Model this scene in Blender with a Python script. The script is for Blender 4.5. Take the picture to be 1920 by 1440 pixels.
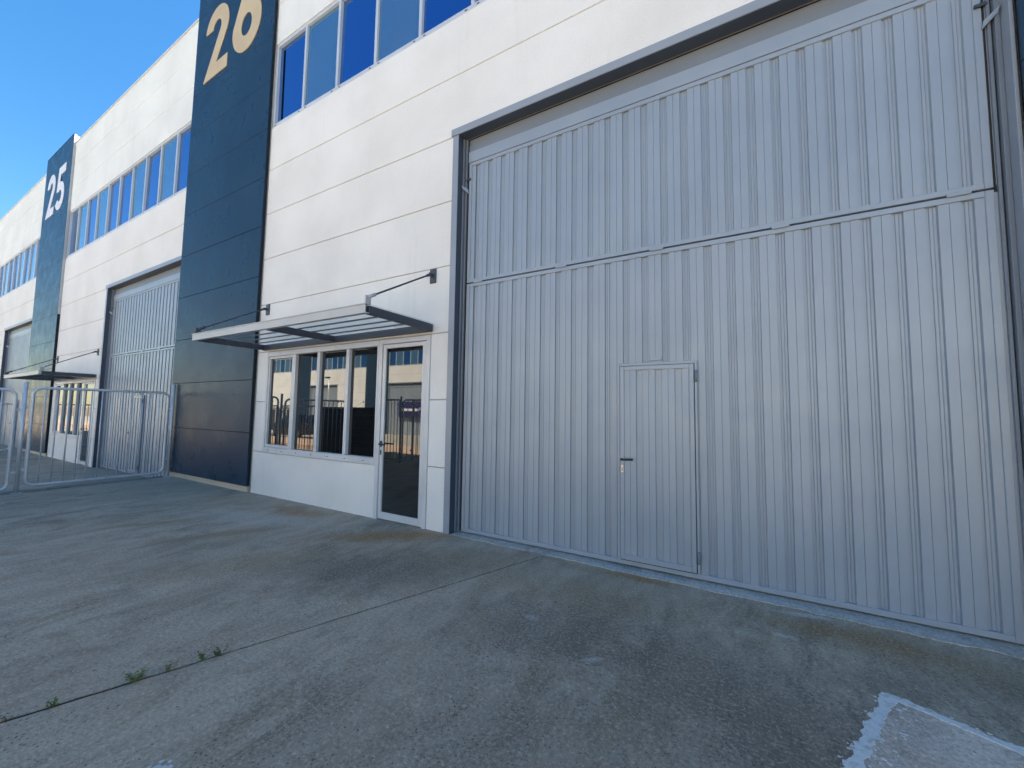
import bpy, bmesh, math, random
from mathutils import Vector, Matrix
random.seed(7)
for o in list(bpy.data.objects): bpy.data.objects.remove(o)
SC = bpy.context.scene
COL = SC.collection
R = math.radians

# ------------------------------------------------------------------ camera, sky, sun, exposure
cam = bpy.data.cameras.new('camera'); co = bpy.data.objects.new('camera', cam); COL.objects.link(co)
cam.sensor_fit = 'HORIZONTAL'; cam.sensor_width = 36.0; cam.lens = 36.0 * 750 / 1920
cam.clip_start = 0.05; cam.clip_end = 3000
yaw, pitch, roll = .5244, .0693, .0151
fw = Vector((-math.sin(yaw) * math.cos(pitch), math.cos(yaw) * math.cos(pitch), math.sin(pitch)))
rt = Vector((math.cos(yaw), math.sin(yaw), 0)); up = rt.cross(fw)
rt, up = math.cos(roll) * rt + math.sin(roll) * up, -math.sin(roll) * rt + math.cos(roll) * up
m = Matrix((rt, up, -fw)).transposed().to_4x4(); m.translation = Vector((0, -4.3, 1.63))
co.matrix_world = m
SC.camera = co

SUN_EL, SUN_AZ = R(58), R(25)            # azimuth from +Y towards +X: the sun stands behind the building
world = bpy.data.worlds.new('World'); SC.world = world; world.use_nodes = True
wn, wl = world.node_tree.nodes, world.node_tree.links
sky = wn.new('ShaderNodeTexSky'); sky.sky_type = 'NISHITA'; sky.sun_disc = False
sky.sun_elevation = SUN_EL; sky.sun_rotation = SUN_AZ
sky.air_density = 1.0; sky.dust_density = 0.3; sky.ozone_density = 2.0
bg = wn['Background']; bg.inputs[1].default_value = 0.056
hs = wn.new('ShaderNodeHueSaturation'); hs.inputs['Saturation'].default_value = 1.36
wl.new(sky.outputs[0], hs.inputs['Color']); wl.new(hs.outputs[0], bg.inputs[0])
sun = bpy.data.lights.new('sun', 'SUN'); sun.energy = 5.0; sun.angle = R(0.5); sun.color = (1.0, 0.93, 0.82)
so = bpy.data.objects.new('sun', sun); COL.objects.link(so)
sd = Vector((math.sin(SUN_AZ) * math.cos(SUN_EL), math.cos(SUN_AZ) * math.cos(SUN_EL), math.sin(SUN_EL)))
so.rotation_euler = sd.to_track_quat('Z', 'Y').to_euler(); so.location = sd * 60
vs = SC.view_settings
vs.view_transform = 'Standard'; vs.look = 'None'; vs.gamma = 1.0; vs.use_curve_mapping = False
vs.exposure = 2.45
vs.use_white_balance = True; vs.white_balance_temperature = 7200; vs.white_balance_tint = 8   # camera set for open shade

# ------------------------------------------------------------------ materials
class NT:
    def __init__(s, name):
        s.m = bpy.data.materials.new(name); s.m.use_nodes = True
        s.n = s.m.node_tree.nodes; s.l = s.m.node_tree.links
        s.b = s.n['Principled BSDF']
        s.pos = s.n.new('ShaderNodeNewGeometry').outputs['Position']
    def link(s, a, b): s.l.new(a, b)
    def val(s, sock, v):
        if isinstance(v, (int, float, tuple)): sock.default_value = v
        else: s.l.new(v, sock)
    def mapping(s, scale=(1, 1, 1), loc=(0, 0, 0), rot=(0, 0, 0), vec=None, typ='POINT'):
        k = s.n.new('ShaderNodeMapping'); k.vector_type = typ
        k.inputs['Scale'].default_value = scale; k.inputs['Location'].default_value = loc; k.inputs['Rotation'].default_value = rot
        s.link(vec or s.pos, k.inputs['Vector']); return k.outputs[0]
    def noise(s, scale, detail=4, rough=.55, vec=None, dist=0):
        k = s.n.new('ShaderNodeTexNoise'); k.inputs['Scale'].default_value = scale
        k.inputs['Detail'].default_value = detail; k.inputs['Roughness'].default_value = rough; k.inputs['Distortion'].default_value = dist
        s.link(vec or s.pos, k.inputs['Vector']); return k.outputs['Fac']
    def voro(s, scale, vec=None, feature='F1'):
        k = s.n.new('ShaderNodeTexVoronoi'); k.feature = feature; k.inputs['Scale'].default_value = scale
        s.link(vec or s.pos, k.inputs['Vector']); return k
    def ramp(s, v, a, b, o0=0., o1=1.):
        k = s.n.new('ShaderNodeMapRange'); k.interpolation_type = 'SMOOTHSTEP'
        for i, x in zip((1, 2, 3, 4), (a, b, o0, o1)): k.inputs[i].default_value = x
        s.link(v, k.inputs[0]); return k.outputs[0]
    def math(s, op, a, b=0.):
        k = s.n.new('ShaderNodeMath'); k.operation = op; s.val(k.inputs[0], a); s.val(k.inputs[1], b); return k.outputs[0]
    def mix(s, f, a, b, typ='MIX'):
        k = s.n.new('ShaderNodeMix'); k.data_type = 'RGBA'; k.blend_type = typ
        s.val(k.inputs[0], f); s.val(k.inputs[6], a if not isinstance(a, tuple) else (*a, 1)); s.val(k.inputs[7], b if not isinstance(b, tuple) else (*b, 1))
        return k.outputs[2]
    def bump(s, h, strength, dist):
        k = s.n.new('ShaderNodeBump'); k.inputs['Strength'].default_value = strength; k.inputs['Distance'].default_value = dist
        s.link(h, k.inputs['Height']); s.link(k.outputs[0], s.b.inputs['Normal']); return k
    def length(s, v):
        k = s.n.new('ShaderNodeVectorMath'); k.operation = 'LENGTH'; s.link(v, k.inputs[0]); return k.outputs['Value']

def paint(name, col, rough=.4, metal=0., var=.06, bump=0., bscale=60, spec=.5, dirt=0.):
    t = NT(name)
    n = t.noise(1.3, 6); f = t.ramp(n, .3, .7)
    c = t.mix(f, tuple(x * (1 - var) for x in col), tuple(min(1, x * (1 + var)) for x in col))
    if dirt:
        st = t.noise(1.0, 6, .65, t.mapping((3.5, 3.5, .35)))
        c = t.mix(t.math('MULTIPLY', t.ramp(st, .5, .75), dirt), c, tuple(x * .45 for x in col))
    t.link(c, t.b.inputs['Base Color'])
    t.link(t.math('ADD', t.math('MULTIPLY', t.noise(9, 3), .12), rough - .06), t.b.inputs['Roughness'])
    t.b.inputs['Metallic'].default_value = metal
    t.b.inputs['Specular IOR Level'].default_value = spec
    if bump: t.bump(t.noise(bscale, 3), .5, bump)
    return t.m

M = {}
# white precast: rough stone-chip face, faint vertical run marks
t = NT('white_precast')
fine = t.noise(150, 3, .6); med = t.noise(48, 4, .7)
c = t.mix(t.ramp(t.noise(.7, 5), .3, .7), (.68, .675, .65), (.76, .755, .73))
c = t.mix(t.math('MULTIPLY', t.ramp(fine, .56, .70), .28), c, (.46, .45, .43))
c = t.mix(t.math('MULTIPLY', t.ramp(med, .54, .70), .40), c, (.50, .49, .47))
c = t.mix(t.math('MULTIPLY', t.ramp(med, .44, .30), .5), c, (.84, .84, .82))
st = t.noise(1.0, 7, .7, t.mapping((2.2, 2.2, .16)))
c = t.mix(t.math('MULTIPLY', t.ramp(st, .55, .78), .22), c, (.45, .43, .39))
t.link(c, t.b.inputs['Base Color']); t.b.inputs['Roughness'].default_value = .85; t.b.inputs['Specular IOR Level'].default_value = .25
t.bump(t.math('ADD', fine, t.math('MULTIPLY', med, .7)), .7, .006)
M['white'] = t.m
M['joint'] = paint('joint_mortar', (.33, .30, .27), .9)
# painted door steel, faint handling marks
t = NT('door_grey_steel')
c = t.mix(t.ramp(t.noise(1.1, 5), .3, .7), (.275, .322, .372), (.300, .348, .398))
sc_ = t.noise(7, 8, .7, t.mapping((1, 1, .35)))
c = t.mix(t.math('MULTIPLY', t.ramp(sc_, .62, .8), .35), c, (.24, .25, .26))
t.link(c, t.b.inputs['Base Color'])
t.link(t.ramp(t.noise(3.5, 5), .3, .75, .34, .46), t.b.inputs['Roughness']); t.b.inputs['Metallic'].default_value = .15
t.bump(t.math('ADD', t.noise(160, 2), t.math('MULTIPLY', t.noise(4, 2), 3)), .16, .003)
M['door'] = t.m
M['frame'] = paint('frame_blue_grey', (.255, .29, .335), .38, var=.05, bump=.0006, bscale=220)
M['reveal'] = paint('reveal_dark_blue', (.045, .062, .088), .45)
M['lintel'] = paint('lintel_warm_grey', (.165, .192, .228), .45, var=.05)
# navy composite cladding
t = NT('navy_cladding')
c = t.mix(t.ramp(t.noise(.6, 4), .3, .7), (.015, .037, .066), (.019, .045, .078))
t.link(c, t.b.inputs['Base Color'])
t.link(t.ramp(t.noise(2.2, 5), .3, .7, .26, .36), t.b.inputs['Roughness']); t.b.inputs['IOR'].default_value = 1.36; t.b.inputs['Specular IOR Level'].default_value = .18
M['navy'] = t.m
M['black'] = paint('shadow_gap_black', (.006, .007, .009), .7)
M['charcoal'] = paint('charcoal_steel', (.045, .055, .07), .45)
M['canopy_grey'] = paint('canopy_light_grey', (.42, .43, .44), .42)
M['alu'] = paint('white_aluminium', (.56, .57, .58), .38, var=.05, dirt=.25)
M['alu_dull'] = paint('dull_aluminium', (.54, .57, .60), .42, metal=.2)
M['steel'] = paint('galvanised_steel', (.58, .60, .62), .42, metal=.3, var=.14, bump=.0008, bscale=90)
M['gold'] = paint('beige_digit', (.50, .385, .235), .55, bump=.0005)
M['silver'] = paint('pale_digit', (.66, .66, .70), .5)
M['handle'] = paint('black_handle', (.012, .012, .014), .35)
M['chrome'] = paint('lock_steel', (.62, .60, .56), .3, metal=.9)
M['cream'] = paint('cream_plinth', (.50, .44, .36), .85, dirt=.4)
M['dark'] = paint('dark_interior', (.02, .022, .025), .9)
M['roof'] = paint('roof_sheet', (.35, .36, .37), .6)
M['seal'] = paint('rubber_seal', (.02, .018, .016), .8)

def glass(name, base, ior, warp, dusty=0., metal=0.):
    t = NT(name)
    c = base
    if dusty:
        d = t.ramp(t.noise(1.6, 6, .6), .25, .8, .35, 1.0)
        c = t.mix(t.math('MULTIPLY', d, dusty), base, (.42, .46, .46))
        t.link(c, t.b.inputs['Base Color'])
    else: t.b.inputs['Base Color'].default_value = (*base, 1)
    t.b.inputs['Roughness'].default_value = .015 if not dusty else .05
    t.b.inputs['IOR'].default_value = ior; t.b.inputs['Metallic'].default_value = metal
    t.bump(t.noise(.9, 1, .4, t.mapping((1, 1, .6))), warp, .02)
    return t.m
M['glass_blue'] = glass('solar_glass_blue', (.10, .25, .50), 1.5, .05, metal=1)
M['glass_dusty'] = glass('solar_glass_dusty', (.13, .30, .44), 1.5, .05, .28, metal=.8)
M['glass_office'] = glass('office_glass', (.006, .007, .008), 1.95, .05)
t = NT('canopy_sheet')
tr = t.n.new('ShaderNodeBsdfTransparent'); tr.inputs[0].default_value = (.93, .95, .96, 1)
gl = t.n.new('ShaderNodeBsdfGlossy'); gl.inputs['Roughness'].default_value = .06
mx = t.n.new('ShaderNodeMixShader'); mx.inputs[0].default_value = .07; t.link(tr.outputs[0], mx.inputs[1]); t.link(gl.outputs[0], mx.inputs[2])
t.link(mx.outputs[0], t.n['Material Output'].inputs[0]); M['clear'] = t.m

# yard concrete: trowelled grey with grime drifts, rust-brown stains, pits and grit
def concrete(name, lo, hi, stains=(), streak=True, pits=1.0):
    t = NT(name)
    rot = t.mapping((1, .42, 1), rot=(0, 0, R(20)))
    c = t.mix(t.ramp(t.noise(1.3, 12, .72, rot), .30, .72), lo, hi)
    gr = t.noise(3.4, 14, .80, rot, .5)
    big = t.noise(.55, 6, .6)
    dk = tuple(x * .42 for x in lo)
    grain = t.ramp(t.noise(38, 6, .8), .34, .66)                       # everything below is broken up by grain
    gm = t.math('ADD', t.math('MULTIPLY', grain, .6), .4)
    c = t.mix(t.math('MULTIPLY', t.math('MULTIPLY', t.math('MULTIPLY', t.ramp(gr, .44, .62), t.ramp(big, .36, .62, .3, 1)), .95), gm), c, dk)
    pale = t.noise(2.3, 14, .78, t.mapping((1, .5, 1), loc=(5, 3, 0), rot=(0, 0, R(14))))
    c = t.mix(t.math('MULTIPLY', t.ramp(pale, .56, .74), .45), c, tuple(x * 1.45 for x in hi))
    br = t.noise(2.6, 14, .80, t.mapping((1, .6, 1), loc=(9, 1, 0)))
    c = t.mix(t.math('MULTIPLY', t.math('MULTIPLY', t.ramp(br, .50, .68), .6), gm), c, (.28, .185, .09))
    edge = t.noise(4.5, 14, .82); edge2 = t.noise(19, 8, .8)
    for x, y, rx, ry, a, w, kind in stains:
        v = t.mapping((rx, ry, 1), (x, y, 0), (0, 0, R(a)), typ='TEXTURE')
        fl = t.n.new('ShaderNodeVectorMath'); fl.operation = 'MULTIPLY'; fl.inputs[1].default_value = (1, 1, 0); t.link(v, fl.inputs[0])
        d = t.math('ADD', t.length(fl.outputs[0]), t.math('ADD', t.math('MULTIPLY', t.math('SUBTRACT', edge, .5), 3.0), t.math('MULTIPLY', t.math('SUBTRACT', edge2, .5), 1.6)))
        f = t.math('MULTIPLY', t.math('MULTIPLY', t.ramp(d, 1.55, .25), min(1., w * 1.25)), gm if kind != 'pale' else 1.)
        c = t.mix(f, c, {'rust': (.30, .135, .022), 'dark': (.125, .098, .072), 'pale': (.58, .55, .50), 'brown': (.25, .155, .062)}[kind])
    v1 = t.voro(42).outputs['Distance']; m1 = t.ramp(t.noise(1.7, 6, .75), .42, .60)
    c = t.mix(t.math('MULTIPLY', t.math('MULTIPLY', t.ramp(v1, .30, .14), m1), .85 * pits), c, (.045, .042, .04))
    v2 = t.voro(17, t.mapping(loc=(3, 7, 1))).outputs['Distance']
    c = t.mix(t.math('MULTIPLY', t.ramp(v2, .12, .06), t.ramp(t.noise(4, 3), .50, .6)), c, (.045, .043, .040))
    fine = t.noise(230, 3, .7)
    fk = t.noise(44, 8, .9)
    c = t.mix(t.math('MULTIPLY', t.ramp(fk, .52, .62), .65), c, tuple(x * 1.6 for x in hi))
    c = t.mix(t.math('MULTIPLY', t.ramp(fk, .48, .38), .85), c, dk)
    t.link(c, t.b.inputs['Base Color'])
    t.link(t.ramp(gr, .35, .7, .62, .88), t.b.inputs['Roughness']); t.b.inputs['Specular IOR Level'].default_value = .35
    h = t.math('ADD', t.math('ADD', t.math('MULTIPLY', fine, .5), t.math('MULTIPLY', fk, 1.0)), t.math('MULTIPLY', gr, 1.6))
    h = t.math('SUBTRACT', h, t.math('MULTIPLY', t.ramp(v1, .22, .10), t.math('MULTIPLY', m1, .8)))
    t.bump(h, .5, .006)
    return t.m
STAINS = [(-6.06, -.45, .45, .22, 20, .9, 'rust'), (-6.6, -.35, .25, .10, 10, .6, 'rust'), (-3.85, -.36, .55, .24, 30, .95, 'rust'), (-4.3, -.75, .5, .16, 35, .7, 'rust'),
          (-.89, -.12, .30, .08, 0, .85, 'rust'), (-1.4, -.16, .4, .09, 0, .45, 'brown'), (-5.8, -1.5, .75, .12, 62, .7, 'brown'), (-7.2, -1.9, .5, .08, 60, .6, 'brown'), (-3.35, -1.35, .95, .55, 40, .72, 'dark'),
          (-4.6, -2.0, .8, .25, 60, .5, 'brown'), (-1.3, -1.45, .75, .45, 20, .62, 'dark'), (-.25, -1.5, .7, .6, 0, .62, 'dark'), (.35, -1.9, .6, .6, 0, .5, 'dark'), (1.1, -.42, 1.3, .26, -4, .5, 'brown'), (.7, -.33, .5, .14, 0, .5, 'rust'),
          (1.9, -.75, .9, .28, 0, .5, 'dark'), (-1.3, -.75, 1.0, .3, 10, .4, 'brown'), (-2.7, -.55, .7, .3, 20, .35, 'brown'), (-1.1, -2.5, .8, .5, 20, .35, 'dark'),
          (.42, -.13, .20, .035, 10, .6, 'pale'), (.22, -.60, .07, .03, 0, .5, 'pale'), (-.9, -1.62, .07, .02, 40, .4, 'pale'), (-1.5, -1.35, .06, .03, 0, .3, 'pale'), (-6.2, -.9, 1.3, .35, 15, .28, 'pale')]
M['concrete'] = concrete('yard_concrete', (.365, .285, .203), (.490, .390, .288), STAINS)
M['concrete_far'] = concrete('lower_yard_concrete', (.33, .26, .19), (.45, .36, .27))
M['apron'] = concrete('threshold_cement', (.40, .36, .31), (.52, .48, .43), [(-.3, .0, 1.6, .05, 0, .5, 'pale')], pits=.2)
M['patch'] = concrete('patch_cement', (.60, .47, .375), (.70, .56, .45), [(.95, -1.75, .5, .10, -40, .35, 'brown'), (.75, -2.0, .4, .06, -40, .3, 'brown')], pits=.1)
t = NT('white_slurry')
sl_ = t.noise(26, 8, .8)
c = t.mix(t.ramp(sl_, .32, .52), (.38, .34, .29), (.70, .68, .64))
t.link(c, t.b.inputs['Base Color']); t.b.inputs['Roughness'].default_value = .9; t.bump(sl_, .6, .008); M['slurry'] = t.m
M['kerb'] = concrete('kerb_concrete', (.15, .14, .12), (.24, .225, .20))
M['pink'] = paint('pink_paving', (.42, .30, .23), .85, var=.2, bump=.002)
M['asphalt'] = paint('street_concrete', (.30, .28, .25), .9, var=.2, bump=.004, bscale=120)
M['earth'] = paint('dry_earth', (.17, .145, .11), .95, var=.3, bump=.01, bscale=20)
M['block'] = paint('grey_block', (.085, .085, .088), .92, var=.25, bump=.003, bscale=90)
M['leaf'] = paint('weed_leaf', (.115, .165, .04), .55, var=.35)
M['leaf_dry'] = paint('weed_leaf_dry', (.16, .11, .045), .7, var=.3)
M['grit_w'] = paint('pale_grit', (.55, .55, .53), .8)
M['dirt'] = paint('joint_dirt', (.016, .013, .010), .95, var=.4)
M['grit_d'] = paint('dark_grit', (.03, .03, .03), .85)
M['car'] = paint('car_black_paint', (.012, .013, .018), .18, spec=.6)
M['tyre'] = paint('tyre_rubber', (.02, .02, .02), .85)
M['lampw'] = paint('lamp_lens', (.5, .5, .48), .2)
M['banner'] = paint('navy_banner', (.02, .02, .10), .6)
M['bannerw'] = paint('white_banner_band', (.7, .7, .7), .6)

# ------------------------------------------------------------------ builders
CACHE = {}
def link(o, parent=None):
    COL.objects.link(o)
    if parent is not None: o.parent = parent
    return o
def mesh_from(bm, name, mat, smooth=False):
    bmesh.ops.recalc_face_normals(bm, faces=bm.faces[:])
    me = bpy.data.meshes.new(name); bm.to_mesh(me); bm.free()
    me.materials.append(M[mat])
    if smooth:
        for p in me.polygons: p.use_smooth = True
    return me
def add_box(bm, x0, x1, y0, y1, z0, z1, bev=0.):
    r = bmesh.ops.create_cube(bm, size=1)['verts']
    for v in r:
        v.co = Vector((x0 + (v.co.x + .5) * (x1 - x0), y0 + (v.co.y + .5) * (y1 - y0), z0 + (v.co.z + .5) * (z1 - z0)))
    if bev:
        es = list({e for v in r for e in v.link_edges})
        bmesh.ops.bevel(bm, geom=es, offset=bev, segments=1, affect='EDGES', clamp_overlap=True)
def boxes(name, mat, rects, parent=None, bev=0., key=None):
    """one mesh object made of one or a few boxes that are one piece; meshes are shared by key"""
    k = key or (name, mat, tuple(tuple(round(v, 4) for v in r) for r in rects), bev)
    if k not in CACHE:
        bm = bmesh.new()
        for r in rects: add_box(bm, *r, bev=bev)
        CACHE[k] = mesh_from(bm, name, mat)
    return link(bpy.data.objects.new(name, CACHE[k]), parent)
def box(name, mat, r, parent=None, bev=0., loc=None):
    """box whose mesh is shared between pieces of the same size; loc = its centre"""
    sx, sy, sz = r[1] - r[0], r[3] - r[2], r[5] - r[4]
    k = (name, mat, round(sx, 4), round(sy, 4), round(sz, 4), bev)
    if k not in CACHE:
        bm = bmesh.new(); add_box(bm, -sx / 2, sx / 2, -sy / 2, sy / 2, -sz / 2, sz / 2, bev=bev)
        CACHE[k] = mesh_from(bm, name, mat)
    o = link(bpy.data.objects.new(name, CACHE[k]), parent)
    o.location = ((r[0] + r[1]) / 2, (r[2] + r[3]) / 2, (r[4] + r[5]) / 2)
    return o
def tube_bm(bm, pts, rad, n=10, closed=False, cap=True):
    P = [Vector(p) for p in pts]; rings = []
    N = len(P); prev = None
    for i in range(N):
        a = P[(i - 1) % N] if (closed or i > 0) else P[i]
        b = P[(i + 1) % N] if (closed or i < N - 1) else P[i]
        d = (b - a).normalized()
        if prev is None:
            h = Vector((0, 0, 1)) if abs(d.z) < .9 else Vector((1, 0, 0))
            u = d.cross(h).normalized()
        else: u = (prev - d * prev.dot(d)).normalized()
        prev = u; w = d.cross(u)
        rr = rad[i] if isinstance(rad, (list, tuple)) else rad
        rings.append([bm.verts.new(P[i] + rr * (math.cos(2 * math.pi * k / n) * u + math.sin(2 * math.pi * k / n) * w)) for k in range(n)])
    for i in range(N if closed else N - 1):
        A, B = rings[i], rings[(i + 1) % N]
        for k in range(n): bm.faces.new((A[k], A[(k + 1) % n], B[(k + 1) % n], B[k]))
    if cap and not closed:
        bm.faces.new(rings[0]); bm.faces.new(rings[-1])
def tube(name, mat, pts, rad, parent=None, n=10, closed=False, key=None):
    if key and key in CACHE: me = CACHE[key]
    else:
        bm = bmesh.new(); tube_bm(bm, pts, rad, n, closed); me = mesh_from(bm, name, mat, True)
        if key: CACHE[key] = me
    return link(bpy.data.objects.new(name, me), parent)
def prism(name, mat, loops, depth, parent=None, key=None):
    """outline in the xz plane (first loop outside, others holes), front at y = -depth, back at y = 0"""
    if key and key in CACHE: return link(bpy.data.objects.new(name, CACHE[key]), parent)
    bm = bmesh.new(); es = []
    for L in loops:
        vs_ = [bm.verts.new((x, 0, z)) for x, z in L]
        es += [bm.edges.new((vs_[i], vs_[(i + 1) % len(vs_)])) for i in range(len(vs_))]
    bmesh.ops.triangle_fill(bm, use_beauty=True, edges=es)
    r = bmesh.ops.extrude_face_region(bm, geom=bm.faces[:])
    for v in [g for g in r['geom'] if isinstance(g, bmesh.types.BMVert)]: v.co.y -= depth
    me = mesh_from(bm, name, mat)
    if key: CACHE[key] = me
    return link(bpy.data.objects.new(name, me), parent)
def empty(name, loc=(0, 0, 0), parent=None, rz=0.):
    o = bpy.data.objects.new(name, None); o.location = loc; o.rotation_euler.z = rz; o.empty_display_size = .3
    return link(o, parent)
def tag(o, label, cat, group=None):
    o['label'] = label; o['category'] = cat
    if group: o['group'] = group
    return o
def struct(o): o['kind'] = 'structure'; return o
def sheet(name, mat, poly, z0, z1, parent=None):
    """flat slab with outline poly (xy), top at z1, sides down to z0"""
    bm = bmesh.new()
    f = bm.faces.new([bm.verts.new((x, y, z1)) for x, y in poly])
    r = bmesh.ops.extrude_face_region(bm, geom=[f])
    for v in [g for g in r['geom'] if isinstance(g, bmesh.types.BMVert)]: v.co.z = z0
    return link(bpy.data.objects.new(name, mesh_from(bm, name, mat)), parent)

# ------------------------------------------------------------------ ground, slabs, street
g = struct(sheet('ground', 'earth', [(-900, -900), (900, -900), (900, 900), (-900, 900)], -2.3, -2.2))
yard = empty('yard_pavement'); struct(yard)
def jx(y): return -3.33 + (y + 3.72) / 3.72 * 1.34            # slab joint runs askew to the facade
rj = random.Random(3)
ys = [-7.0 + i * (7.25) / 180 for i in range(181)]
jl, jr = [], []
w = 0.
for y in ys:
    w = .8 * w + rj.uniform(-.0022, .0022)
    op = .0105 + (.007 if y < -2.6 else .001) * (.6 + .5 * math.sin(y * 5))
    jl.append((jx(y) + w - op + rj.uniform(-.002, .001), y)); jr.append((jx(y) + w + op * .6 + rj.uniform(-.001, .002), y))
sheet('concrete_slab', 'concrete', [(-11.60, -7.0)] + jl + [(-11.60, .25)], -.3, 0.0, yard)
sheet('concrete_slab', 'concrete', [(15, -7.0), (15, .25)] + jr[::-1], -.3, 0.0, yard)
sheet('joint_bed', 'dirt', [(-5.5, -6.99), (-3.5, -6.99), (-1, .24), (-2.5, .24)], -.29, -.006, yard)
ly = struct(sheet('lower_yard', 'concrete_far', [(-95, -7), (-11.9, -7), (-11.9, .25), (-95, .25)], -.6, -.25))
kb = empty('kerb'); struct(kb)
yy = -6.95
rk = random.Random(5)
while yy < -.1:
    L = min(1.0, -.08 - yy)
    k = box('kerb_stone', 'kerb', (-11.895, -11.605, yy, yy + L - .012, -.40, .006 + rk.uniform(-.006, .006)), kb, .012); yy += L
pv = struct(sheet('pavement', 'pink', [(-95, -9.4), (40, -9.4), (40, -7.01), (-95, -7.01)], -.6, -.03))
bm = bmesh.new()
f = bm.faces.new([bm.verts.new(p) for p in ((-140, -9.41, -.16), (-140, -30, -1.12), (60, -30, -1.12), (60, -9.41, -.16))])
st = struct(link(bpy.data.objects.new('street', mesh_from(bm, 'street', 'asphalt'))))

# cement fillet along the foot of the big door, ragged front edge
rp = random.Random(11)
def ragged(a, b, n, amp, rnd):
    out = []; h = 0
    for i in range(n + 1):
        t_ = i / n; h = .6 * h + rnd.uniform(-amp, amp)
        out.append((a[0] + (b[0] - a[0]) * t_, a[1] + (b[1] - a[1]) * t_ + h))
    return out
fr_ = ragged((-3.38, -.02), (1.8, -.07), 160, .012, rp)
th = sheet('threshold', 'apron', fr_ + [(1.8, .24), (-3.38, .24)], 0.001, .008); struct(th)

# repaired rectangle at the lower right with a slurry border
pt = empty('cement_patch', (0, 0, 0)); struct(pt)
A, B, Cc = Vector((.71, -1.05)), Vector((1.16, -1.24)), Vector((.41, -1.78))
u1 = (B - A).normalized(); u2 = (Cc - A).normalized()
from mathutils import noise as mnoise
def edge_pts(p, d, nrm, L, n, amp, base, rnd, spike=0.):
    """border line with ragged breaks at several scales"""
    out = []; sd_ = rnd.uniform(0, 90)
    for i in range(n + 1):
        q = L * i / n
        h = amp * (2.2 * mnoise.noise((q * 9, sd_, 0)) + 1.6 * mnoise.noise((q * 31, sd_, 3)) + 1.1 * mnoise.noise((q * 85, sd_, 7)))
        h += spike * max(0., mnoise.noise((q * 22, sd_, 11)) + .1) * (1 + rnd.uniform(0, .8))
        out.append(p + d * (q + amp * .5 * rnd.uniform(-.6, .6)) + nrm * (base + h))
    return out
rq = random.Random(21)
L1, L2 = 2.6, 2.2
n1 = Vector((-u1.y, u1.x)); n1 = n1 if n1.dot(A - Cc) > 0 else -n1
n2 = Vector((-u2.y, u2.x)); n2 = n2 if n2.dot(A - B) > 0 else -n2
o1 = edge_pts(A, u1, n1, L1, 300, .005, .024, rq, .018); o2 = edge_pts(A, u2, n2, L2, 300, .0055, .030, rq, .020)
i1 = edge_pts(A, u1, n1, L1, 420, .004, -.022, rq, -.010); i2 = edge_pts(A, u2, n2, L2, 460, .005, -.022, rq, -.014)
i1 = [p for p in i1 if (p - A).dot(n2) < -.02]; i2 = [p for p in i2 if (p - A).dot(n1) < -.025]
sheet('slurry_edge', 'slurry', [tuple(p) for p in o2[::-1]] + [tuple(p) for p in o1] + [tuple(p) for p in i1[::-1]] + [tuple(p) for p in i2], .001, .007, pt)
sheet('patch_slab', 'patch', [tuple(A + u2 * L2), tuple(A), tuple(A + u1 * L1), tuple(A + u1 * L1 + u2 * L2)], .001, .004, pt)
for i in range(46):                                               # loose flakes of slurry beside the border
    p = A + u2 * rq.uniform(.05, .8) + u1 * (.03 + abs(rq.gauss(0, .06))) if i % 2 else (A + u2 * rq.uniform(.02, .8) - u1 * rq.uniform(.03, .06) if i % 4 else A + u1 * rq.uniform(.05, .9) - u2 * rq.uniform(.03, .06))
    r_ = rq.uniform(.004, .014)
    poly = [(p.x + r_ * rq.uniform(.5, 1.2) * math.cos(a * .9), p.y + r_ * .7 * rq.uniform(.5, 1.2) * math.sin(a * .9)) for a in range(7)]
    sheet('slurry_flake', 'slurry', poly, .0045, .0075, pt)
# dried paint blot near the joint
pb = empty('paint_spill'); struct(pb)
for (dx, dy, r_) in ((0, 0, .022), (.028, .022, .016), (-.02, .03, .012), (.045, .04, .012), (-.03, -.012, .009), (.01, .05, .009)):
    poly = [(-2.33 + dx + r_ * rq.uniform(.6, 1.2) * math.cos(a * .698), -3.43 + dy + r_ * rq.uniform(.6, 1.2) * math.sin(a * .698)) for a in range(9)]
    sheet('paint_blot', 'grit_w', poly, .001, .003, pb)

# ------------------------------------------------------------------ a warehouse unit (front in local plane y = 0)
XL, XR = -8.33, 1.82          # white wall between its own pillar and the next one
PL = -11.90                   # left edge of the pillar
ROWS = [2.72, 3.67, 4.61, 5.55, 6.48, 7.39]
PER = .2063
def strip_mesh(key, L, full=True):
    k = ('strip', key)
    if k not in CACHE:
        if full: prof = [(0, .020), (.019, .020), (.022, .016), (.026, .020), (.043, .020), (.046, .016), (.050, .020), (.066, .020), (.073, 0), (.134, 0), (.1355, .005), (.1385, .005), (.140, 0), (PER - .003, 0), (PER, .020)]
        else: prof = [(0, .018), (.064, .018), (.070, 0), (.129, 0), (.1305, .005), (.1335, .005), (.135, 0), (.194, 0), (.1965, .018)]
        bm = bmesh.new()
        a = [bm.verts.new((x, y, 0)) for x, y in prof]; b = [bm.verts.new((x, y, L)) for x, y in prof]
        for i in range(len(prof) - 1): bm.faces.new((a[i], a[i + 1], b[i + 1], b[i]))
        me = bpy.data.meshes.new('cladding_strip'); bm.to_mesh(me); bm.free(); me.materials.append(M['door']); CACHE[k] = me
    return CACHE[k]
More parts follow.
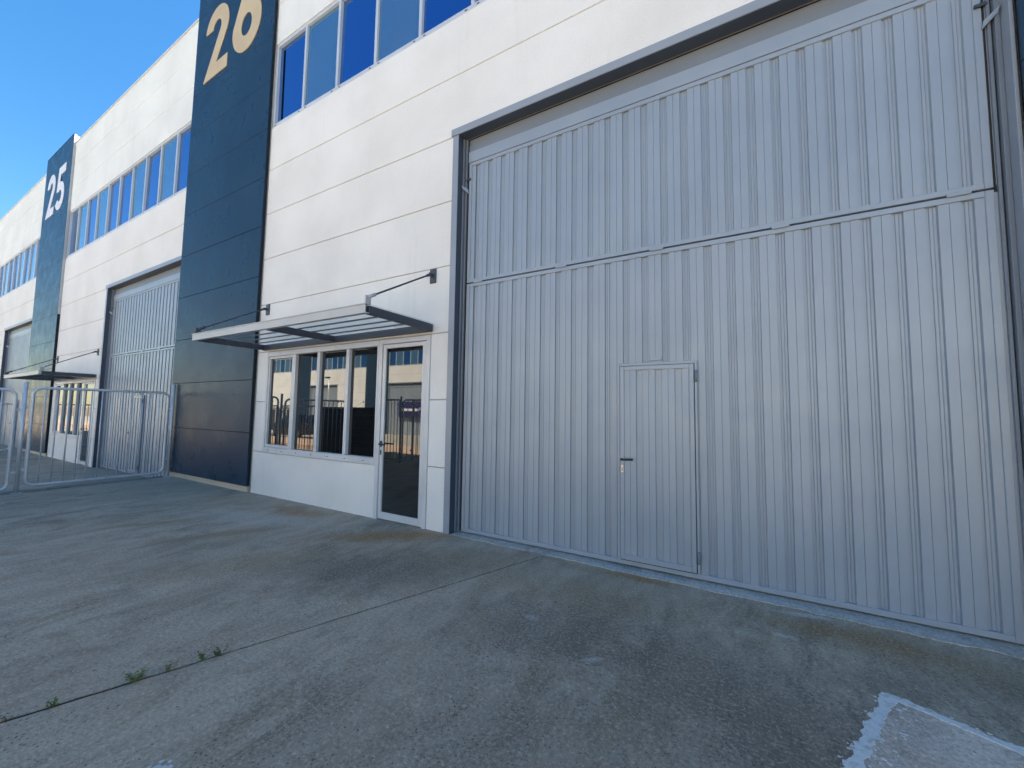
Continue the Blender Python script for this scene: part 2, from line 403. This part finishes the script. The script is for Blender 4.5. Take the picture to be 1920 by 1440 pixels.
def leaf(parent, name, z0, z1, detail):
    p = empty(name, (0, 0, 0), parent)
    x0, x1 = -3.32, 1.714
    yf = .128
    fwid = .048
    boxes('leaf_frame', 'door', [(x0, x0 + fwid, yf, yf + .05, z0, z1), (x1 - fwid, x1, yf, yf + .05, z0, z1),
                                 (x0 + fwid + .001, x1 - fwid - .001, yf, yf + .05, z1 - fwid, z1), (x0 + fwid + .001, x1 - fwid - .001, yf, yf + .05, z0, z0 + fwid)], p, .003)
    boxes('back_sheet', 'door', [(x0 + .02, x1 - .02, .172, .185, z0 + .02, z1 - .02)], p)
    n = 24
    xs = -3.207 - PER
    if detail:
        me = strip_mesh((z0, z1), z1 - z0 - .04)
        for i in range(n + 1):
            if xs + i * PER > x1 - .05: break
            if xs + i * PER < x0 - .17: continue
            s = link(bpy.data.objects.new('cladding_strip', me), p); s.location = (xs + i * PER, .140, z0 + .02); s.rotation_euler.z = R(RT.uniform(-.35, .35))
            if s.location.x < x0 + .01: bpy.data.objects.remove(s)
        # closing strip at the left edge
        boxes('edge_strip', 'door', [(x0 + fwid - .01, -3.2075, .140, .150, z0 + .02, z1 - .02)], p)
    else:
        k = ('leafsheet', z0)
        if k not in CACHE:
            bm = bmesh.new()
            for i in range(n): add_box(bm, -3.207 + .07 + i * PER, -3.207 + PER + i * PER, .14, .165, z0 + .02, z1 - .02)
            CACHE[k] = mesh_from(bm, 'cladding_sheet', 'door')
        link(bpy.data.objects.new('cladding_sheet', CACHE[k]), p)
    return p
def arc(cx, cz, r, a0, a1, n=28, rz=None):
    return [(cx + r * math.cos(R(a0 + (a1 - a0) * i / n)), cz + (rz or r) * math.sin(R(a0 + (a1 - a0) * i / n))) for i in range(n + 1)]
DIG = {
 '2': [arc(.55, 1.25, .55, 178, -30) + [(.60, .33), (1.14, .33), (1.14, 0), (0, 0)] + arc(.55, 1.25, .20, -35, 178, 16)],
 '5': [[(.18, 1.8), (1.06, 1.8), (1.06, 1.46), (.47, 1.46), (.44, 1.155)] + arc(.50, .58, .58, 96, -150) + arc(.50, .58, .24, -150, 126, 18) + [(.05, .80)]],
 '6': [arc(.60, .63, .60, 168, 78, 3, .63)[:1] + [(.52, 1.8), (.99, 1.8), (.76, 1.235)] + arc(.60, .63, .60, 70, -190, 44, .63), arc(.60, .63, .22, 0, 345, 23, .265)]}

RT = random.Random(77)
def warehouse(X, Y, dz, label, group, digits=None, digit_mat='gold', detail=True, rz=0., side_strip=False):
    u = empty('warehouse_unit', (X, Y, dz), rz=rz); tag(u, label, 'warehouse', group)
    # --- wall panels, 12 mm joints over a recessed mortar bed
    P = []
    zt = [0.0, .79]
    P.append((XL + .02, -4.87, -.05, .785))
    P += [(XL + .02, -7.975, .797, 1.745), (XL + .02, -7.975, 1.757, 2.714)]
    P += [(-3.828, -3.51, -.05, .848), (-3.828, -3.51, .860, 1.774), (-3.828, -3.51, 1.786, 2.714)]
    for a, b in zip(ROWS[:3], ROWS[1:4]): P.append((XL + .02, -3.51, a + .006, b - .006))
    P += [(XL + .02, XR, 5.556, 6.474), (XL + .02, XR, 6.486, 7.384)]
    P += [(XL + .02, XR, 9.236, 10.124), (XL + .02, XR, 10.136, 11.054), (XL + .02, XR, 11.066, 11.95)]
    for x0, x1, z0, z1 in P: box('wall_panel', 'white', (x0, x1, 0, .16, z0, z1), u, .006)
    bed = [(XL + .021, -7.99, .012, .15, -.04, 5.55), (-3.82, -3.515, .013, .15, -.04, 2.72), (XL + .021, -3.52, .014, .15, 2.70, 5.55), (XL + .021, XR - .003, .012, .15, 5.54, 7.37), (XL + .021, XR - .003, .012, .15, 9.25, 11.93)]
    boxes('joint_bed', 'joint', bed, u)
    boxes('roof_block', 'roof', [(PL + .01, XR - .012, .42, 26, -.1, 11.75)], u)
    boxes('coping', 'alu_dull', [(XL + .015, XR - .002, -.025, .20, 11.953, 12.0)], u, .004)
    # --- pillar
    p = empty('pillar', (0, 0, 0), u)
    boxes('core', 'white', [(PL + .03, XL - .03, .0, 1.5, .12, 12.27)], p)
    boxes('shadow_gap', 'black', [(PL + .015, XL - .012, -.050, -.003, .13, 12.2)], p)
    boxes('plinth', 'cream', [(PL + .03, XL - .035, -.035, .2, -.05, .105)], p, .008)
    zb = .115
    while zb < 12.2:
        z1 = min(zb + 1.035, 12.30)
        if z1 - zb > .1: box('cladding_panel', 'navy', (PL, XL, -.075, -.052, zb, z1 - .008), p, .003)
        zb += 1.035
    boxes('cap', 'navy', [(PL - .003, XL + .003, -.079, -.03, 12.303, 12.32)], p)
    if side_strip: boxes('grey_side_strip', 'canopy_grey', [(XL - .011, XL + .012, -.070, -.001, 5.26, 12.30)], p)  # light grey over the upper part of the pillar's right side
    if digits:
        for ch, x in zip(digits, (-11.37, -10.03)):
            d = prism('digit_' + {'2': 'two', '5': 'five', '6': 'six'}[ch], digit_mat, DIG[ch], .012, p, key=('dig', ch, digit_mat))
            d.location = (x, -.0765, 9.56); d['label'] = f'large {"beige" if digit_mat == "gold" else "pale grey"} numeral {ch}'
    # --- strip window: ten panes between aluminium mullions
    w = empty('strip_window', (0, 0, 0), u)
    z0, z1 = 7.395, 9.225
    boxes('frame', 'alu_dull', [(XL + .02, XR - .002, .012, .10, z0, z0 + .075), (XL + .02, XR - .002, .012, .10, z1 - .06, z1), (XL + .02, XL + .085, .013, .10, z0 + .076, z1 - .061), (XR - .06, XR - .003, .013, .10, z0 + .076, z1 - .061)], w, .004)
    px = [XL + .02 + (XR - XL - .02) * i / 10 for i in range(11)]
    for i in range(10):
        dusty = i in (1, 3, 6, 8)
        yp = .055 if dusty else .070
        pn = box('pane', 'glass_dusty' if dusty else 'glass_blue', (px[i] + .02, px[i + 1] - .02, yp, yp + .012, z0 + .05, z1 - .04), w)
        pn.rotation_euler = (R(RT.uniform(-.5, .5)), 0, R(RT.uniform(-.6, .6)))
        if i: box('mullion', 'alu_dull', (px[i] - .03, px[i] + .03, .015, .10, z0 + .0765, z1 - .0615), w, .004)
        if detail:
            for s in (.10, .90): box('drain_slot', 'seal', (px[i] + s - .022, px[i] + s + .022, .008, .016, z0 + .026, z0 + .040), w)
    # --- office window
    w = empty('office_window', (0, 0, 0), u)
    x0, x1, z0, z1 = -7.97, -4.874, .792, 2.705
    mull = [-7.085, -6.372, -5.606]
    boxes('frame', 'alu', [(x0, x1, -.012, .09, z0, z0 + .105), (x0, x1, -.012, .09, z1 - .085, z1), (x0, x0 + .05, -.011, .09, z0 + .106, z1 - .086), (x1 - .035, x1, -.011, .09, z0 + .106, z1 - .086)], w, .004)
    for k_, xm in enumerate(mull):
        hw = .045 if k_ == 0 else .037
        box('mullion', 'alu', (xm - hw, xm + hw, -.008, .09, z0 + .107, z1 - .087), w, .004)
    e = [x0 + .05] + mull + [x1 - .035]
    for i in range(4): boxes('pane', 'glass_office', [(e[i] + .01, e[i + 1] - .01, .045 + .004 * (i % 2), .06, z0 + .09, z1 - .07)], w)
    a, b = x0 + .052, mull[0] - .047
    boxes('sash', 'alu', [(a, b, .004, .05, z0 + .109, z0 + .155), (a, b, .004, .05, z1 - .135, z1 - .09), (a, a + .04, .005, .05, z0 + .156, z1 - .136), (b - .04, b, .005, .05, z0 + .156, z1 - .136)], w, .004)
    if detail:
        for i in range(7): box('drain_slot', 'seal', (x0 + .18 + i * .44, x0 + .212 + i * .44, -.0145, -.0115, z0 + .045, z0 + .057), w)
    # --- office door
    d = empty('office_door', (0, 0, 0), u)
    x0, x1, z1 = -4.868, -3.832, 2.705
    boxes('frame', 'alu', [(x0, x0 + .075, -.014, .09, -.02, z1), (x1 - .075, x1, -.014, .09, -.02, z1), (x0 + .076, x1 - .076, -.013, .09, z1 - .07, z1)], d, .004)
    a, b, lo, hi = x0 + .083, x1 - .083, .012, z1 - .078
    boxes('sash', 'alu', [(a, a + .065, -.002, .05, lo, hi), (b - .065, b, -.002, .05, lo, hi), (a + .066, b - .066, -.001, .05, hi - .06, hi), (a + .066, b - .066, -.001, .05, lo, lo + .10)], d, .004)
    boxes('pane', 'glass_office', [(a + .05, b - .05, .02, .03, lo + .08, hi - .04)], d)
    boxes('seal', 'seal', [(x0 + .076, x0 + .082, .01, .05, .012, hi), (b + .001, b + .006, .01, .05, .012, hi)], d)
    if detail:
        h = tube('handle', 'handle', [(a + .03, -.002, 1.115), (a + .03, -.055, 1.115), (a + .05, -.06, 1.115), (a + .17, -.06, 1.115)], .011, d, 8, key='ohandle')
        boxes('handle_plate', 'handle', [(a + .012, a + .050, -.012, -.003, 1.07, 1.16)], d, .003)
        boxes('lock', 'handle', [(a + .018, a + .044, -.013, -.003, .955, 1.025)], d, .004)
    # --- big door: surround, lintel, guides, leaves, wicket
    f = empty('door_surround', (0, 0, 0), u)
    boxes('post', 'frame', [(-3.508, -3.408, -.022, .12, -.03, 5.535)], f, .004)
    boxes('post', 'frame', [(1.795, 1.818, -.022, .12, -.03, 5.535)], f, .003)
    boxes('reveal_face', 'reveal', [(-3.4075, -3.404, -.016, .12, -.02, 5.528)], f); boxes('reveal_face', 'reveal', [(-3.40, 1.79, -.026, .12, 5.530, 5.5365)], f)  # thin dark blue faces on the left reveal and under the header
    boxes('header', 'frame', [(-3.532, XR - .002, -.034, .12, 5.537, 5.640)], f, .004)
    boxes('guide', 'lintel', [(-3.403, -3.385, .085, .16, -.0, 5.53)], f, .003); boxes('guide', 'lintel', [(-3.372, -3.352, .115, .16, -.0, 5.53)], f, .003)
    boxes('guide', 'lintel', [(1.765, 1.794, .085, .16, -.0, 5.53)], f, .003); boxes('guide', 'lintel', [(1.735, 1.755, .115, .16, -.0, 5.53)], f, .003)
    boxes('rubber_seal', 'seal', [(1.716, 1.731, .14, .17, .02, 5.16)], f); boxes('rubber_seal', 'seal', [(-3.350, -3.336, .14, .17, .02, 5.16)], f)
    boxes('dark_backing', 'dark', [(-3.45, 1.81, .19, .24, -.05, 5.7)], f)
    boxes('lintel_panel', 'door', [(-3.335, 1.732, .128, .17, 5.175, 5.335)], f, .004)
    boxes('lintel_panel', 'lintel', [(-3.335, 1.732, .140, .18, 5.340, 5.43)], f, .004)
    boxes('lintel_panel', 'lintel', [(-3.335, 1.732, .152, .19, 5.434, 5.53)], f, .004)
    if detail:
        for s, xx in ((1, -3.40), (-1, 1.79)):
            k = ('latch', s)
            if k not in CACHE:
                bm = bmesh.new()
                q = [(0, .0, 0), (.075, .05, -.05), (.085, .05, -.12), (.02, .0, -.06)]
                va = [bm.verts.new((s * x, .06 + y, z)) for x, y, z in q]; vb = [bm.verts.new((s * x, .075 + y, z)) for x, y, z in q]
                bm.faces.new(va); bm.faces.new(vb)
                for i in range(4): bm.faces.new((va[i], va[(i + 1) % 4], vb[(i + 1) % 4], vb[i]))
                CACHE[k] = mesh_from(bm, 'catch', 'frame')
            o = link(bpy.data.objects.new('catch', CACHE[k]), f); o.location = (xx, 0, 4.83)
            boxes('bolt', 'charcoal', [(xx + (.05 if s > 0 else -.12), xx + (.12 if s > 0 else -.05), .105, .122, 4.905, 4.93)], f)
    up_ = leaf(u, 'upper_leaf', 3.418, 5.165, detail)
    lo_ = leaf(u, 'lower_leaf', .022, 3.402, detail)
    for x in (-3.12, -1.89, -.78, .34, 1.52): box('hinge', 'door', (x - .07, x + .07, .110, .126, 3.395, 3.425), lo_, .004)
    wd = empty('wicket_door', (0, 0, 0), u)
    x0, x1, z0, z1 = -1.205, -.398, .075, 2.18
    boxes('frame', 'door', [(x0, x0 + .028, .108, .128, z0, z1), (x1 - .022, x1, .108, .128, z0, z1), (x0 + .029, x1 - .023, .108, .128, z1 - .03, z1)], wd, .003)
    a, b, lo, hi = x0 + .032, x1 - .03, z0 + .004, z1 - .034
    boxes('sash', 'door', [(a, a + .045, .104, .135, lo, hi), (b - .04, b, .104, .135, lo, hi), (a + .046, b - .041, .105, .135, hi - .045, hi), (a + .046, b - .041, .105, .135, lo, lo + .055)], wd, .003)
    boxes('back_sheet', 'door', [(a + .03, b - .03, .1345, .138, lo + .03, hi - .03)], wd)
    boxes('gap', 'seal', [(b + .001, b + .007, .112, .127, lo, hi), (a + .0, b, .112, .127, z0 - .004, z0 + .003)], wd)
    if detail:
        me = strip_mesh('wicket', hi - lo - .08, False)
        for i in range(4):
            s = link(bpy.data.objects.new('cladding_strip', me), wd); s.location = (a + .046 + i * .1965 - .07, .1145, lo + .045)
            if i == 0: s.scale.x = 1.0
        tube('handle', 'handle', [(a + .022, .104, 1.135), (a + .022, .055, 1.135), (a + .035, .045, 1.136), (a + .15, .045, 1.145)], .011, wd, 8, key='whandle')
        boxes('lock', 'chrome', [(a + .008, a + .036, .098, .104, .995, 1.075)], wd, .004)
        boxes('keyhole', 'handle', [(a + .018, a + .026, .0965, .0975, 1.01, 1.05)], wd)
        for z in (.23, 2.02):
            tube('hinge', 'lintel', [(x1 - .008, .100, z - .06), (x1 - .008, .100, z + .06)], .012, wd, 8, key=('whinge', z))
        boxes('plate', 'door', [(-.86, -.74, .124, .138, 2.20, 2.235)], wd, .003)
    # --- glazed canopy over the office door
    c = empty('canopy', (0, 0, 0), u)
    cx0, cx1, cy0 = -8.08, -3.78, -1.20
    boxes('front_beam', 'canopy_grey', [(cx0, cx1, cy0, cy0 + .012, 2.755, 2.855), (cx0, cx1, cy0 + .0125, cy0 + .06, 2.755, 2.765), (cx0 - .01, cx1 + .01, cy0 - .012, cy0 + .06, 2.8555, 2.866)], c)
    boxes('wall_beam', 'charcoal', [(cx0 + .01, cx1 - .01, -.06, -.016, 2.745, 2.85)], c, .003)
    for x in (cx0 + .001, (cx0 + cx1) / 2 - .03, cx1 - .061): box('cross_beam', 'charcoal', (x, x + .06, cy0 + .062, -.062, 2.752, 2.852), c, .003)
    for i in range(4):
        y = cy0 + .24 * (i + 1)
        for xa, xb in ((cx0 + .062, (cx0 + cx1) / 2 - .031), ((cx0 + cx1) / 2 + .031, cx1 - .062)): box('purlin', 'charcoal', (xa, xb, y - .010, y + .010, 2.832, 2.85), c)
    boxes('roof_sheet', 'clear', [(cx0 + .01, cx1 - .01, cy0 + .062, -.02, 2.867, 2.872)], c)
    for x, side in ((-3.815, 1), (-8.045, -1)):
        xf = cx1 - .03 if side > 0 else cx0 + .03
        pl = boxes('wall_plate', 'charcoal', [(x - .055, x + .055, -.022, -.002, 3.45, 3.66)], c, .003)
        boxes('lug', 'charcoal', [(x - .012, x + .012, -.09, -.0225, 3.535, 3.585)], c)
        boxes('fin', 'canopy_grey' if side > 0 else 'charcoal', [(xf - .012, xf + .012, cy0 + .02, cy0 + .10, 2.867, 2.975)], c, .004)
        tube('tie_rod', 'charcoal', [(x, -.075, 3.56), (xf, cy0 + .06, 2.955)], .012, c, 8, key=('rod', side))
        t0_ = Vector((x, -.075, 3.56)); t1_ = Vector((xf, cy0 + .06, 2.955))
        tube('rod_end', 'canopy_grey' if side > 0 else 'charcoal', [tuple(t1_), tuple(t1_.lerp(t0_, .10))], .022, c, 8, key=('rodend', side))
        tube('rod_end', 'charcoal', [tuple(t0_), tuple(t0_.lerp(t1_, .06))], .020, c, 8, key=('rodend2', side))
    return u

G1 = 'white warehouse units in a row'
warehouse(0, 0, 0, 'white warehouse unit with beige number 26 on its navy pillar', G1, '26', 'gold')
warehouse(-13.72, 0, -.25, 'white warehouse unit with pale grey number 25 on its navy pillar', G1, '25', 'silver', side_strip=True)
warehouse(-27.44, 0, -.36, 'white warehouse unit beyond the navy pillar numbered 25', G1)
warehouse(13.72, 0, 0, 'warehouse unit whose navy pillar stands beside the big grey door', G1, detail=False)
G2 = 'sunlit warehouse units across the street'
for X in (-58.4, -44.7, -31.0, -17.3, -3.6, 10.1):
    warehouse(X, -26.0, -1.1, 'sunlit white warehouse unit across the street', G2, detail=False, rz=math.pi)

# ------------------------------------------------------------------ tubular fence gates and posts
def rrect(a0, a1, z0, z1, r, n=6):
    out = []
    for cx, cz, s in ((a1 - r, z1 - r, 0), (a0 + r, z1 - r, 90), (a0 + r, z0 + r, 180), (a1 - r, z0 + r, 270)):
        for i in range(n + 1): out.append((cx + r * math.cos(R(s + 90 * i / n)), cz + r * math.sin(R(s + 90 * i / n))))
    return out
def gate(loc, rz, L, label, group, z0=.11, z1=1.95, bars=12):
    """tubular gate running along local +x from the origin"""
    e = empty('fence_gate', loc, rz=rz); tag(e, label, 'gate', group)
    tube('frame', 'steel', [(x, 0, z) for x, z in rrect(0, L, z0, z1, .13)], .027, e, 12, True, key=('gframe', L, z0, z1))
    for i in range(bars):
        x = L * (i + 1) / (bars + 1)
        b = tube('bar', 'steel', [(0, 0, z0), (0, 0, z1)], .0115, e, 8, key=('gbar', z0, z1)); b.location.x = x
    for x in (-.03, L + .03):
        for z in (.42, 1.58): box('clip', 'steel', (x - .055, x + .055, -.006, .006, z - .024, z + .024), e, .002)
    return e
def post(loc, label, group, h=2.12):
    e = empty('fence_post', loc); tag(e, label, 'post', group)
    tube('tube', 'steel', [(0, 0, 0), (0, 0, h)], .031, e, 12, key=('post', h))
    tube('top_cap', 'steel', [(0, 0, h), (0, 0, h + .008), (0, 0, h + .016)], [.034, .033, .02], e, 12, key=('pcap', h))
    boxes('base_plate', 'steel', [(-.07, .07, -.07, .07, -.004, .006)], e, .002)
    return e
FX = -11.66
GG, GP = 'tubular gates of the side fence', 'posts of the side fence'
gate((FX, -2.27, .0), math.pi / 2, 2.06, 'galvanised tubular gate panel ending against the navy pillar 26', GG)
gate((FX, -4.54, -.05), math.pi / 2, 2.06, 'galvanised tubular gate panel one post away from navy pillar 26', GG)
post((FX + .02, -.125, 0), 'galvanised fence post standing against the navy pillar 26', GP, 2.14)
post((FX, -2.37, 0), 'galvanised fence post between two tubular gate panels', GP, 2.04)
post((FX, -4.62, 0), 'galvanised fence post beside the grey block wall', GP, 2.04)
# same kind of fence beyond the lower yard and along the street
gate((-25.6, -2.4, -.3), math.pi / 2, 2.06, 'galvanised gate panel far off before the navy pillar 25', 'gates of the next yard')
post((-25.6, -2.5, -.28), 'galvanised fence post far off before the navy pillar 25', 'posts of the next yard')
for X, a in ((-16.5, 0), (-19.4, 0)):
    gate((X, -5.2, -.22), a, 2.7, 'tubular gate along the street front of the lower yard', 'street gates of the lower yard', bars=14)
gate((-10.2, -4.75, 0), 0, .95, 'short tubular panel beside the grey block wall', 'street gates of the yard', bars=6)
gate((-9.1, -4.7, 0), R(-62), .9, 'tubular gate leaf folded half open', 'folded street gates', bars=5)
gate((-8.7, -4.75, 0), R(-62), .9, 'tubular gate leaf folded half open', 'folded street gates', bars=5)
post((-9.15, -4.66, 0), 'fence post carrying the folded gate leaves', 'street gate posts', 2.04)

# block wall (meter wall) at the corner of the yard
bw = empty('block_wall', (-12.0, -4.85, 0)); tag(bw, 'low grey concrete block wall at the street corner of the yard', 'wall')
for r_ in range(8):
    off = 0 if r_ % 2 == 0 else -.2
    for i in range(9):
        a = max(-1.6, -1.6 + off + i * .4); b = min(1.6, -1.6 + off + (i + 1) * .4)
        if b - a > .05: box('block', 'block', (a + .004, b - .004, -.1, .1, -.1 + r_ * .22, -.1 + (r_ + 1) * .22 - .008), bw, .004)
boxes('mortar', 'joint', [(-1.59, 1.59, -.092, .092, -.2, 1.66)], bw)
boxes('cap', 'block', [(-1.63, 1.63, -.13, .13, 1.663, 1.70)], bw, .006)

# street lamp across the street
sl = empty('street_lamp', (-28.8, -16, -.5)); tag(sl, 'slim grey street lamp beside the street', 'lamp')
tube('mast', 'steel', [(0, 0, 0), (0, 0, 3), (0, 0, 4.6)], [.07, .055, .045], sl, 10)
boxes('head', 'charcoal', [(-.45, .05, -.11, .11, 4.6, 4.72)], sl, .02)
boxes('lens', 'lampw', [(-.42, -.08, -.08, .08, 4.585, 4.598)], sl)
bn = empty('banner', (-29.5, -25.9, .6)); tag(bn, 'navy banner on the warehouse across the street', 'banner')
boxes('cloth', 'banner', [(-1.6, 1.6, -.02, .02, .3, 1.9)], bn); boxes('band', 'bannerw', [(-1.2, 1.2, .021, .03, .95, 1.2)], bn)

# parked hatchback beyond the pavement
def car(loc, rz):
    e = empty('parked_car', loc, rz=rz); tag(e, 'black hatchback parked along the street', 'car')
    # stations along the length: (x, half width, z of sill, belt, hood line)
    low = [(-2.05, .62, .42, .62), (-1.95, .74, .30, .78), (-1.5, .83, .24, .90), (-.9, .86, .22, .97), (0, .87, .21, 1.0), (.9, .87, .22, 1.03), (1.6, .85, .26, 1.05), (1.98, .78, .34, 1.02), (2.08, .70, .45, .80)]
    bm = bmesh.new(); rings = []
    for x, hw, zs, zt in low:
        prof = [(-hw * .8, zs), (-hw, zs + .14), (-hw * 1.0, (zs + zt) / 2), (-hw * .96, zt - .06), (-hw * .86, zt), (hw * .86, zt), (hw * .96, zt - .06), (hw, (zs + zt) / 2), (hw, zs + .14), (hw * .8, zs)]
        rings.append([bm.verts.new((x, y, z)) for y, z in prof])
    for A_, B_ in zip(rings, rings[1:]):
        for k in range(10): bm.faces.new((A_[k], A_[(k + 1) % 10], B_[(k + 1) % 10], B_[k]))
    bm.faces.new(rings[0]); bm.faces.new(rings[-1])
    link(bpy.data.objects.new('body', mesh_from(bm, 'body', 'car', True)), e)
    cab = [(-1.1, .74, .96, .98), (-.45, .70, .98, 1.40), (.3, .69, 1.0, 1.50), (1.2, .68, 1.0, 1.47), (1.75, .66, 1.02, 1.28), (1.98, .66, 1.0, 1.02)]
    bm = bmesh.new(); rings = []
    for x, hw, zb_, zt in cab:
        rings.append([bm.verts.new((x, y, z)) for y, z in ((-hw, zb_), (-hw * .97, zb_ + (zt - zb_) * .5), (-hw * .84, zt - .03), (-hw * .7, zt), (hw * .7, zt), (hw * .84, zt - .03), (hw * .97, zb_ + (zt - zb_) * .5), (hw, zb_))])
    for A_, B_ in zip(rings, rings[1:]):
        for k in range(8): bm.faces.new((A_[k], A_[(k + 1) % 8], B_[(k + 1) % 8], B_[k]))
    bm.faces.new(rings[0]); bm.faces.new(rings[-1])
    link(bpy.data.objects.new('cabin', mesh_from(bm, 'cabin', 'glass_office', False)), e)
    bm = bmesh.new()
    rr = [(-.45, .60, 1.405), (.3, .60, 1.505), (1.2, .59, 1.475), (1.75, .56, 1.285)]
    vv = [[bm.verts.new((x, -hw, z)), bm.verts.new((x, hw, z)), bm.verts.new((x, hw, z + .012)), bm.verts.new((x, -hw, z + .012))] for x, hw, z in rr]
    for A_, B_ in zip(vv, vv[1:]):
        for k in range(4): bm.faces.new((A_[k], A_[(k + 1) % 4], B_[(k + 1) % 4], B_[k]))
    bm.faces.new(vv[0]); bm.faces.new(vv[-1])
    link(bpy.data.objects.new('roof', mesh_from(bm, 'roof', 'car')), e)
    for x in (-1.28, 1.28):
        for s in (-1, 1):
            w_ = empty('wheel', (x, s * .78, .31), e)
            tube('tyre', 'tyre', [(0, -.1, 0), (0, -.08, 0), (0, .08, 0), (0, .1, 0)], [.27, .31, .31, .27], w_, 20, key='tyre')
            tube('rim', 'alu_dull', [(0, -.105, 0), (0, .105, 0)], .19, w_, 14, key='rim')
    for s in (-1, 1):
        box('headlight', 'lampw', (-2.03, -1.86, s * .60 - .12, s * .60 + .12, .66, .76), e, .02)
        box('tail_light', 'banner', (1.95, 2.04, s * .66 - .08, s * .66 + .08, .80, .98), e, .02)
        box('mirror', 'car', (-.75, -.62, s * .90 - .08, s * .90 + .08, 1.0, 1.12), e, .02)
    return e
car((-25.0, -11.2, -.25), 0)

# ------------------------------------------------------------------ weeds in the joint and loose grit
def weed(x, y, n, h, dry, seed, label, group):
    rnd = random.Random(seed)
    h *= .85; e = empty('weed', (x, y, -.006)); tag(e, label, 'weed', group)
    bm = bmesh.new()
    for i in range(n):
        a = rnd.uniform(0, 2 * math.pi); lean = rnd.uniform(.15, .8); L = h * rnd.uniform(.55, 1.1)
        tip = Vector((math.cos(a) * lean * L, math.sin(a) * lean * L, L)); base = Vector((rnd.uniform(-.012, .012), rnd.uniform(-.012, .012), 0))
        tube_bm(bm, [base, base.lerp(tip, .5) + Vector((0, 0, L * .06)), base + tip], [.0014, .0011, .0006], 4)
    link(bpy.data.objects.new('stem', mesh_from(bm, 'stem', 'leaf_dry' if dry else 'leaf')), e)
    rnd = random.Random(seed)
    for i in range(n):
        a = rnd.uniform(0, 2 * math.pi); lean = rnd.uniform(.15, .8); L = h * rnd.uniform(.55, 1.1)
        tip = Vector((math.cos(a) * lean * L, math.sin(a) * lean * L, L)); base = Vector((rnd.uniform(-.012, .012), rnd.uniform(-.012, .012), 0))
        bm = bmesh.new()
        r2 = random.Random(seed * 31 + i)
        for k in range(5):
            t_ = .35 + .65 * k / 4; p0 = base.lerp(base + tip, t_)
            az = a + r2.uniform(-1.4, 1.4); l = h * r2.uniform(.28, .5); wd_ = l * r2.uniform(.16, .26)
            d = Vector((math.cos(az), math.sin(az), r2.uniform(.1, .9))).normalized(); s = d.cross(Vector((0, 0, 1))).normalized() * wd_
            q = [p0, p0 + d * l * .45 + s + Vector((0, 0, .002)), p0 + d * l - Vector((0, 0, l * .12)), p0 + d * l * .45 - s + Vector((0, 0, .002))]
            mid = p0 + d * l * .45 - Vector((0, 0, .002))
            vv = [bm.verts.new(v) for v in q]; vm = bm.verts.new(mid)
            bm.faces.new((vv[0], vv[1], vm)); bm.faces.new((vv[1], vv[2], vm)); bm.faces.new((vv[2], vv[3], vm)); bm.faces.new((vv[3], vv[0], vm))
        link(bpy.data.objects.new('leaf', mesh_from(bm, 'leaf', 'leaf_dry' if dry and i % 2 else 'leaf')), e)
WG = 'weeds in the slab joint'
weed(jx(-3.70), -3.70, 4, .035, True, 1, 'tiny brown dry weed in the concrete slab joint', WG)
weed(jx(-3.55), -3.55, 6, .060, False, 2, 'sparse green weed with spread blades beside the tiny brown one', WG)
weed(jx(-3.25), -3.25, 14, .070, False, 3, 'bushiest green weed growing from the slab joint', WG)
weed(jx(-3.10), -3.10, 5, .060, True, 4, 'thin half dry weed beside the bushiest one in the slab joint', WG)
weed(jx(-2.95), -2.95, 8, .065, False, 5, 'one of a close pair of small green weeds in the slab joint', WG)
weed(jx(-2.86) + .01, -2.86, 8, .062, False, 6, 'one of a close pair of small green weeds in the slab joint', WG)

def grit(name, mat, n, rng, size, seed, label):
    rnd = random.Random(seed); bm = bmesh.new()
    for i in range(n):
        x, y = rng(rnd); r_ = size * rnd.uniform(.4, 1.3)
        vs_ = [bm.verts.new((x + r_ * rnd.uniform(.5, 1.3) * dx, y + r_ * rnd.uniform(.5, 1.3) * dy, .0005 + r_ * rnd.uniform(.3, .7) * dz)) for dx, dy, dz in ((1, 0, .3), (-.5, .8, .3), (-.5, -.8, .3), (0, 0, 1.4))]
        bm.faces.new((vs_[0], vs_[1], vs_[3])); bm.faces.new((vs_[1], vs_[2], vs_[3])); bm.faces.new((vs_[2], vs_[0], vs_[3]))
    o = link(bpy.data.objects.new(name, mesh_from(bm, name, mat))); o['kind'] = 'stuff'; tag(o, label, 'grit')
def near(rnd): return (rnd.gauss(-.6, 1.4), -4.0 + abs(rnd.gauss(1.6, 1.2)) if rnd.random() < .6 else rnd.uniform(-3.6, -.2))
def nearc(rnd):
    while True:
        x, y = near(rnd)
        if y < -.12: return x, y
grit('pale_grit', 'grit_w', 260, nearc, .0042, 1, 'loose pale grit scattered over the yard concrete')
grit('dark_grit', 'grit_d', 2200, nearc, .0042, 2, 'loose dark grit scattered over the yard concrete')
